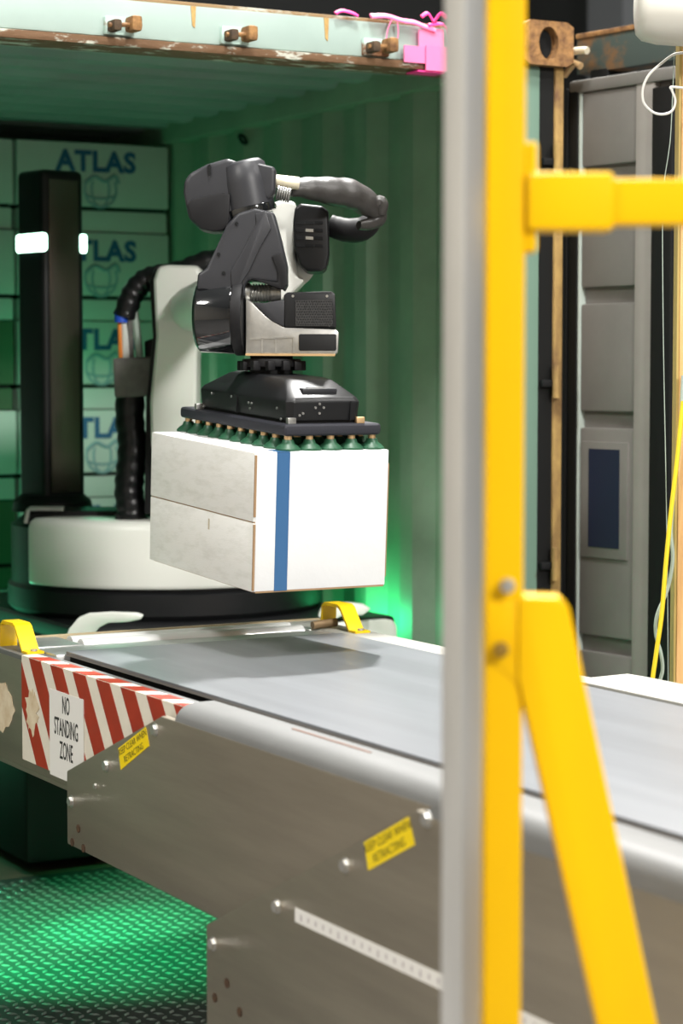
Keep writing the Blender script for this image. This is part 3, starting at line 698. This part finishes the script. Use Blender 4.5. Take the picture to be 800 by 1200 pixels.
# neck flange
nk = at(318, 428, WD)
bm = B(); tube(bm, [at(318, 438, WD), at(318, 417, WD)], .048, 32); ne = obj('neck', bm, m_dark, rb)
bm = B(); tube(bm, [at(318, 430, WD), at(318, 420.5, WD)], .066, 32); obj('neck_flange', bm, m_rubber, ne, .003)
for k in range(12):
    a = R(k * 30); c = nk + Vector((.066 * math.cos(a), .066 * math.sin(a), -.012)); bm = B(); box(bm, (c.x - .009, c.y - .009, c.z), (c.x + .009, c.y + .009, c.z + .022)); obj('neck_clamp', bm, m_rubber, ne, .003)
# hose fittings and dress pack
bm = B(); tube(bm, [at(322, 212, WD + .02), at(350, 215, WD + .03)], .0145, 18); obj('hose_fitting', bm, m_cream, rb, .002)
bm = B(); pts = [at(324 + i * .9, 226 + i * .2, WD + .0) for i in range(19)]; tube(bm, pts, [.0165 if i % 3 else .012 for i in range(19)], 16); obj('hose_fitting', bm, m_silver, rb, smooth=20)
bm = B(); path = [(338, 222), (352, 220), (372, 222), (394, 225), (412, 228), (430, 238), (441, 248), (443, 256), (434, 262), (420, 264)]
rr = [9, 13, 17, 20, 21, 19, 15, 12, 9, 6]
sp_ = spline([at(x, y, WD + .05 + .0015 * max(0, x - 340)) for x, y in path], 5); rads = []
for i in range(len(sp_)):
    t = i / 5; k = min(int(t), len(rr) - 2); rads.append((rr[k] + (rr[k + 1] - rr[k]) * (t - k)) / 520 * (1 + .03 * math.sin(i * 1.1)))
tube(bm, sp_, rads, 18, flat=.8); ds = obj('hose_sleeve', bm, m_fabric, rb, smooth=60)
bm = B(); tube(bm, spline([at(x, y, 5.1) for x, y in ((436, 245), (444, 238), (447, 240), (446, 252))], 4), [.012, .014, .016, .017, .018, .018, .017, .016, .016, .015, .014, .012, .01], 10); obj('sleeve_tip', bm, m_fabric, ds)
bm = B(); tube(bm, spline([at(x, y, 5.2) for x, y in ((440, 256), (425, 268), (408, 270), (392, 266), (384, 262))], 4), [.018, .022, .026, .028, .029, .030, .030, .030, .029, .029, .028, .028, .027, .026, .026, .025, .024], 14); obj('lower_hose', bm, m_rubber, rb)

# gripper, tilted like the carton it holds
TILT = R(3.3)
BX0 = Vector((2.084, 4.106, 1.0265)); BWd, BLn, BHt = .322, .535, .298
GM = Matrix.Translation(BX0) @ Matrix.Rotation(TILT, 4, 'X')
def G(x, y, z): return GM @ Vector((x, y, z))
zc = BHt + .031      # underside of the bumper plate
pl = obj('gripper_plate', box(B(), (.073, .018, zc), (.310, .548, zc + .026), GM), m_bumper, rb, .010, 3)
zh = zc + .026
bm = B()
def loop(x0, x1, y0, y1, z, ch):
    return [bm.verts.new(G(x, y, z)) for x, y in ((x0 + ch, y0), (x1 - ch, y0), (x1, y0 + ch), (x1, y1 - ch), (x1 - ch, y1), (x0 + ch, y1), (x0, y1 - ch), (x0, y0 + ch))]
l = [loop(.088, .262, .032, .470, zh + .006, .012), loop(.084, .266, .028, .474, zh + .046, .014), loop(.090, .260, .034, .468, zh + .056, .014), loop(.120, .236, .10, .400, zh + .088, .012), loop(.128, .228, .13, .38, zh + .093, .012)]
bm.faces.new(l[0][::-1]); bm.faces.new(l[-1])
for a, b in zip(l, l[1:]):
    for k in range(8): bm.faces.new((a[k], a[(k + 1) % 8], b[(k + 1) % 8], b[k]))
gh = obj('gripper_housing', bm, m_black, rb, .003, 2, smooth=25)
obj('housing_skirt', box(B(), (.094, .040, zh - .002), (.256, .462, zh + .008), GM), m_rubber, gh)
obj('housing_seam', box(B(), (.0825, .27, zh + .006), (.086, .2725, zh + .045), GM), m_dark, gh)
obj('housing_seam', box(B(), (.235, .026, zh + .006), (.238, .030, zh + .048), GM), m_dark, gh)
obj('housing_latch', box(B(), (.130, .05, zh + .062), (.215, .125, zh + .074), GM @ Matrix.Translation((0, 0, .0))), m_charcoal, gh, .004)
obj('latch_tag', box(B(), (.150, .062, zh + .0738), (.190, .09, zh + .0752), GM), m_silver, gh)
for x, y in ((.094, .026), (.262, .026), (.082, .455)):
    obj('corner_spring', box(B(), (x - .010, y, zh - .001), (x + .010, y + .012, zh + .013), GM), m_brass if x > .2 else m_silver, gh, .002)
for x, z in ((.112, .018), (.150, .034), (.170, .034), (.160, .022), (.160, .042), (.120, .022)):
    bm = B(); cyl(bm, G(x, .0295, zh + z), G(x, .0265, zh + z), .0028, n=8); obj('housing_screw', bm, m_silver, gh)
for y, z in ((.20, .032), (.215, .032), (.207, .020), (.30, .040), (.40, .040), (.08, .03), (.44, .008), (.06, .008)):
    bm = B(); cyl(bm, G(.0855, y, zh + z), G(.0825, y, zh + z), .0028, n=8); obj('housing_screw', bm, m_silver, gh)
# suction cups
bm = B(); rg = lathe(bm, 0, 0, [(.0275, 0), (.0278, .004), (.0235, .0075), (.0225, .0095), (.0145, .0145), (.0115, .023)], 20); bm.faces.new(rg[0][::-1]); bm.faces.new(rg[-1])
bmesh.ops.rotate(bm, verts=bm.verts, cent=(0, 0, 0), matrix=Matrix.Rotation(TILT, 3, 'X'))
cup0 = obj('suction_cup', bm, m_cup, pl, origin=(0, 0, 0), smooth=40)
bm = B(); cyl(bm, (0, 0, .0225), (0, 0, .0315), .0085, n=12)
bmesh.ops.rotate(bm, verts=bm.verts, cent=(0, 0, 0), matrix=Matrix.Rotation(TILT, 3, 'X'))
fit0 = obj('cup_fitting', bm, m_brass, pl, origin=(0, 0, 0))
first = True
for i in range(5):
    for j in range(10):
        p = G(.090 + i * .0515, .036 + j * .0552, BHt)
        for o in (cup0, fit0):
            c = o if first else o.copy()
            if not first: C.objects.link(c); c.parent = pl
            c.location = p - wl(pl)
        first = False

# ------------------------------------------------------------------ the held carton
ct = thing('carton', G(BWd / 2, BLn / 2, 0), 'white carton with a blue tape stripe held by the robot gripper', 'box')
bm = B(); box(bm, (0, .004, 0), (BWd, BLn, BHt), GM); obj('carton_body', bm, m_carton, ct, .004, 2)
fl = obj('end_flap', box(B(), (-.0045, .006, BHt / 2 + .0012), (.001, BLn - .004, BHt - .001), GM), m_scuff, ct, .0018)
fl2 = obj('end_flap', box(B(), (-.0045, .006, .001), (.001, BLn - .004, BHt / 2 - .0012), GM), m_scuff, ct, .0018)
obj('flap_seam', box(B(), (-.0022, .006, BHt / 2 - .0013), (.001, BLn - .004, BHt / 2 + .0013), GM), m_kraft, ct)
obj('board_edge', box(B(), (-.0042, .0030, .004), (.0006, .0062, BHt / 2 - .004), GM), m_kraft, ct)
obj('board_edge', box(B(), (-.0042, .0030, BHt / 2 + .012), (.0006, .0062, BHt - .006), GM), m_kraft, ct)
obj('bottom_edge', box(B(), (.004, .0045, -.002), (BWd - .004, BLn - .01, .002), GM), m_kraft, ct)
obj('tape_stripe', box(B(), (.048, .0032, .001), (.079, .0045, BHt - .001), GM), m_tape, ct)
obj('tape_stripe', box(B(), (.048, .0032, BHt - .0005), (.079, .05, BHt + .0006), GM), m_tape, ct)
obj('board_edge', box(B(), (BWd - .0005, .0045, .02), (BWd + .0016, .007, BHt - .03), GM), m_kraft, ct)
bm = B(); box(bm, (-.0050, .215, BHt / 2 - .040), (-.0043, .222, BHt / 2 - .016), GM); obj('flap_tear', bm, mat('tear_tan', (.5, .45, .34), .9), fl2)

# ------------------------------------------------------------------ safety gate in the foreground
GD = 2.45
gc = at(590, 700, GD); gate = thing('swing_gate', (gc.x, gc.y, 0), 'bright yellow steel gate frame with diagonal brace in the foreground', 'gate')
UM = Matrix(((_r.x, _w.x, 0, gc.x), (_r.y, _w.y, 0, gc.y), (0, 0, 1, 0), (0, 0, 0, 1)))     # local: u across, w away, z up
PX = F_PX / GD
def ux(px): return (px - 590) / PX
def zz(py): return at(590, py, GD).z
obj('gate_post', box(B(), (ux(566.5), -.023, .012), (ux(611), .023, 2.30), UM), m_yellow, gate, .004, 3)
obj('gate_foot', box(B(), (ux(564), -.07, 0), (ux(640), .07, .012), UM), m_yellow, gate, .002)
obj('arm_plate', box(B(), (ux(610), -.021, zz(297)), (ux(625), .021, zz(168)), UM), m_yellow, gate, .005, 3)
bm = B(); box(bm, (ux(612), -.030, zz(272)), (ux(712), .030, zz(204)), UM); obj('arm_sleeve', bm, m_yellow, gate, .006, 3)
obj('gate_arm', box(B(), (ux(640), -.024, zz(265)), (ux(1050), .024, zz(211)), UM), m_yellow, gate, .005, 3)
# brace: square tube leaning right, with a gusset head on the post
def uz(px, py, wv=0): return UM @ Vector((ux(px), wv, zz(py)))
zfoot = .012; kx = (775 - 664) / (1200 - 710); pyf = 1200 + (zz(1200) - zfoot) * PX
bm = B(); prism(bm, [uz(604, 790, -.028), uz(604, 700, -.028), uz(612, 696, -.028), uz(655, 697, -.028), uz(664, 708, -.028), uz(664 + kx * (pyf - 708), pyf, -.028), uz(604 + .245 * (pyf - 790), pyf, -.028)], _w * .052)
obj('gate_brace', bm, m_yellow, gate, .008, 3)
bm = B(); prism(bm, [uz(568, 702, -.0245), uz(568, 770, -.0245), uz(606, 800, -.0245), uz(606, 702, -.0245)], _w * .006); obj('brace_gusset', bm, m_yellow, gate, .003)
obj('brace_foot', box(B(), (ux(664 + kx * (pyf - 708)) - .11, -.06, 0), (ux(664 + kx * (pyf - 708)) + .03, .06, .012), UM), m_yellow, gate, .002)
for x, y, m in ((592, 683, m_bolt), (585, 757, mat('bolt_shadow', (.25, .14, .01), .6))):  # lower stub is no bolt: its brown is a painted shadow mark
    p = uz(x, y, -.023); bm = B(); cyl(bm, p - _w * .014, p, .0085, n=16); obj('gate_bolt_and_shadow', bm, m, gate, .003)
# grey post beside it
pc = at(541.5, 700, GD - .05)
gp = thing('steel_post', (pc.x, pc.y, 0), 'tall grey galvanised steel post left of the yellow gate', 'post')
PM = Matrix.Translation((pc.x, pc.y, 0)) @ Matrix.Rotation(-YAW + R(42), 4, 'Z')
obj('post_tube', box(B(), (-.0165, -.0165, .01), (.0165, .0165, 2.35), PM), m_galv, gp, .003, 3)
obj('post_base', box(B(), (-.018, -.018, 0), (.018, .018, .01), PM), m_galv, gp, .002)

# ------------------------------------------------------------------ right side: open door, seals, timber post, cables
DD = 6.15
dr = thing('container_door', (3.62, 4.93, 0), 'grey ribbed container door standing open beside the rusty corner post', 'door')
# door plane runs from the post towards the camera, 8 degrees off the container's length
dh = Vector((3.522, 5.01, 0)); dv = Vector((math.sin(R(8)), -math.cos(R(8)), 0)); dn = Vector((dv.y, -dv.x, 0))
if dn.dot(_w) > 0: dn = -dn
DM = Matrix(((dv.x, -dn.x, 0, dh.x), (dv.y, -dn.y, 0, dh.y), (0, 0, 1, 0), (0, 0, 0, 1)))   # u along door, v into the door, z
DT = 2.29
obj('door_panel', box(B(), (0, .022, .0), (.36, .034, DT), DM), m_doorg, dr)
obj('door_stile', box(B(), (.255, .0, .0), (.325, .04, DT - .02), DM), mat('door_stile_paint', (.26, .245, .225), .5, vary=.15, scale=6), dr, .006)
obj('hinge_gasket', box(B(), (.0, -.004, .0), (.036, .04, DT - .01), DM), m_gasket, dr, .006)
obj('door_stile', box(B(), (.036, .0, .0), (.044, .04, DT), DM), mat('door_edge', (.40, .46, .42), .5, vary=.2, scale=8), dr, .002)
obj('door_top_rail', box(B(), (.0, -.005, DT - .035), (.40, .045, DT), DM), m_doorg, dr, .008)
prev = DT - .035
for zr in (2.03, 1.70, 1.36, .74, .30):
    obj('door_rib_panel', box(B(), (.044, .004, zr + .022), (.255, .022, prev), DM), m_doorg, dr, .010)
    prev = zr - .022
obj('door_rib_panel', box(B(), (.044, .004, 0), (.255, .022, prev), DM), m_doorg, dr, .010)
obj('door_gasket', box(B(), (.325, -.01, .0), (.40, .05, DT - .05), DM), m_gasket, dr, .006)
obj('hinge_gasket', box(B(), (-.012, -.006, .0), (-.004, .05, DT - .02), DM), m_gasket, dr, .008)
lf = obj('label_frame', box(B(), (.058, -.002, .98), (.238, .006, 1.30), DM), m_doorg, dr, .003)
obj('navy_label', box(B(), (.088, -.0035, 1.01), (.208, -.001, 1.28), DM), m_navy, lf)
for zr in (.62, .50):
    for u in (.06, .14, .215):
        bm = B(); p = DM @ Vector((u + .02, .004, zr)); cyl(bm, p, p + dn * .004, .007, n=10); obj('door_rivet', bm, m_dark, dr)
# rusty frame behind the door
fr = thing('steel_gantry', (3.85, 5.0, -.18), 'rusty teal steel gantry with a top beam behind the grey container door', 'gantry')
FM = DM
obj('frame_beam', box(B(), (-.055, .075, 2.32), (.46, .16, 2.425), FM), mat('frame_rust', (.045, .065, .058), .7, col2=(.16, .085, .035), scale=10, thresh=(.48, .62)), fr, .005)
obj('frame_beam_ridge', box(B(), (-.055, .07, 2.418), (.30, .16, 2.432), FM), m_rust, fr, .003)
obj('frame_post', box(B(), (.38, .075, -.0), (.46, .16, 2.33), FM), m_gasket, fr, .004)
obj('frame_post', box(B(), (.0, .075, -.0), (.07, .16, 2.33), FM), m_gasket, fr, .004)
obj('frame_sill', box(B(), (.0, .06, -.18), (.46, .18, .0), FM), m_gasket, fr)
bm = B(); p0 = DM @ Vector((.03, -.05, 2.33)); tube(bm, spline([p0, p0 + dv * .03 + Vector((0, 0, .028)), p0 + dv * .07 + Vector((0, 0, .03)), p0 + dv * .09 + Vector((0, 0, .026))]), .010, 10); obj('door_hook', bm, m_cream, dr)
bm = B(); tube(bm, [p0 - Vector((0, 0, .03)), p0 + dv * .04, p0 + dv * .065 - Vector((0, 0, .012))], .010, 10); obj('door_hook', bm, m_brass, dr)

# timber post, lamp head and cables
TPD = 4.95
tp = at(803, 700, TPD)
tpo = thing('timber_post', (tp.x, tp.y, 0), 'pale orange timber post with a green edge at the right of the picture', 'post')
TM = Matrix.Translation((tp.x, tp.y, 0)) @ Matrix.Rotation(-YAW, 4, 'Z')
obj('timber', box(B(), (-.024, -.03, 0), (.04, .03, 2.45), TM), m_woodp, tpo, .002)
obj('painted_edge', box(B(), (-.030, -.026, 0), (-.0242, .03, 2.45), TM), mat('edge_ochre', (.45, .33, .10), .6, col2=(.10, .30, .08), scale=1.3, thresh=(.6, .64), stretch=(.1, .1, 1)), tpo)
lh = at(790, 10, TPD - .12)
lp = thing('flood_lamp', (lh.x, lh.y, lh.z - .09), 'white rounded plastic lamp head mounted on the timber post', 'lamp')
bm = B(); tube(bm, [at(745, 8, TPD - .12), at(749, 8, TPD - .12), at(756, 9, TPD - .12), at(772, 10, TPD - .12), at(850, 14, TPD - .12)], [.045, .062, .072, .078, .080], 28); obj('lamp_body', bm, m_lampw, lp, smooth=60)
obj('lamp_bracket', box(B(), (-.02, -.06, lh.z - .03), (.03, -.03, lh.z + .03), TM), m_galv, lp)
def cable(name, pts, dep, r, m, label, k=8):
    bm = B(); tube(bm, spline([at(x, y, dep + (d[0] if d else 0)) for x, y, *d in pts], k), r, 8)
    o = obj(name, bm, m); return tag(o, label, 'cable')
cable('loop_cable', [(800, 62), (789, 64), (775, 74), (760, 88), (753, 104), (754, 120), (764, 131), (776, 134), (787, 130), (791, 118), (787, 106), (786, 102), (800, 103)], TPD - .06, .0028, m_wcable, 'thin white cord looped against the top of the timber post')
cable('yellow_cable', [(800, 470), (797, 500), (793, 540), (786, 600), (780, 660), (775, 720), (768, 770), (763, 812), (760, 900), (762, 1010), (770, 1170)], TPD - .07, .0052, m_ycable, 'yellow cable hanging down beside the timber post')
cable('grey_cable', [(800, 440), (796, 520), (790, 570), (786, 620), (788, 655), (782, 690), (770, 720), (768, 742), (774, 765), (776, 785), (772, 810), (770, 900), (775, 1010), (778, 1170)], TPD - .045, .0042, m_gcable, 'grey green cable hanging next to the yellow cable')
cable('thin_cable', [(790, 60), (786, 150), (783, 180), (778, 213), (776, 250), (777, 400), (780, 560), (782, 700), (783, 900), (784, 1170)], TPD - .04, .0010, m_gcable, 'thin grey wire running straight down the timber post')
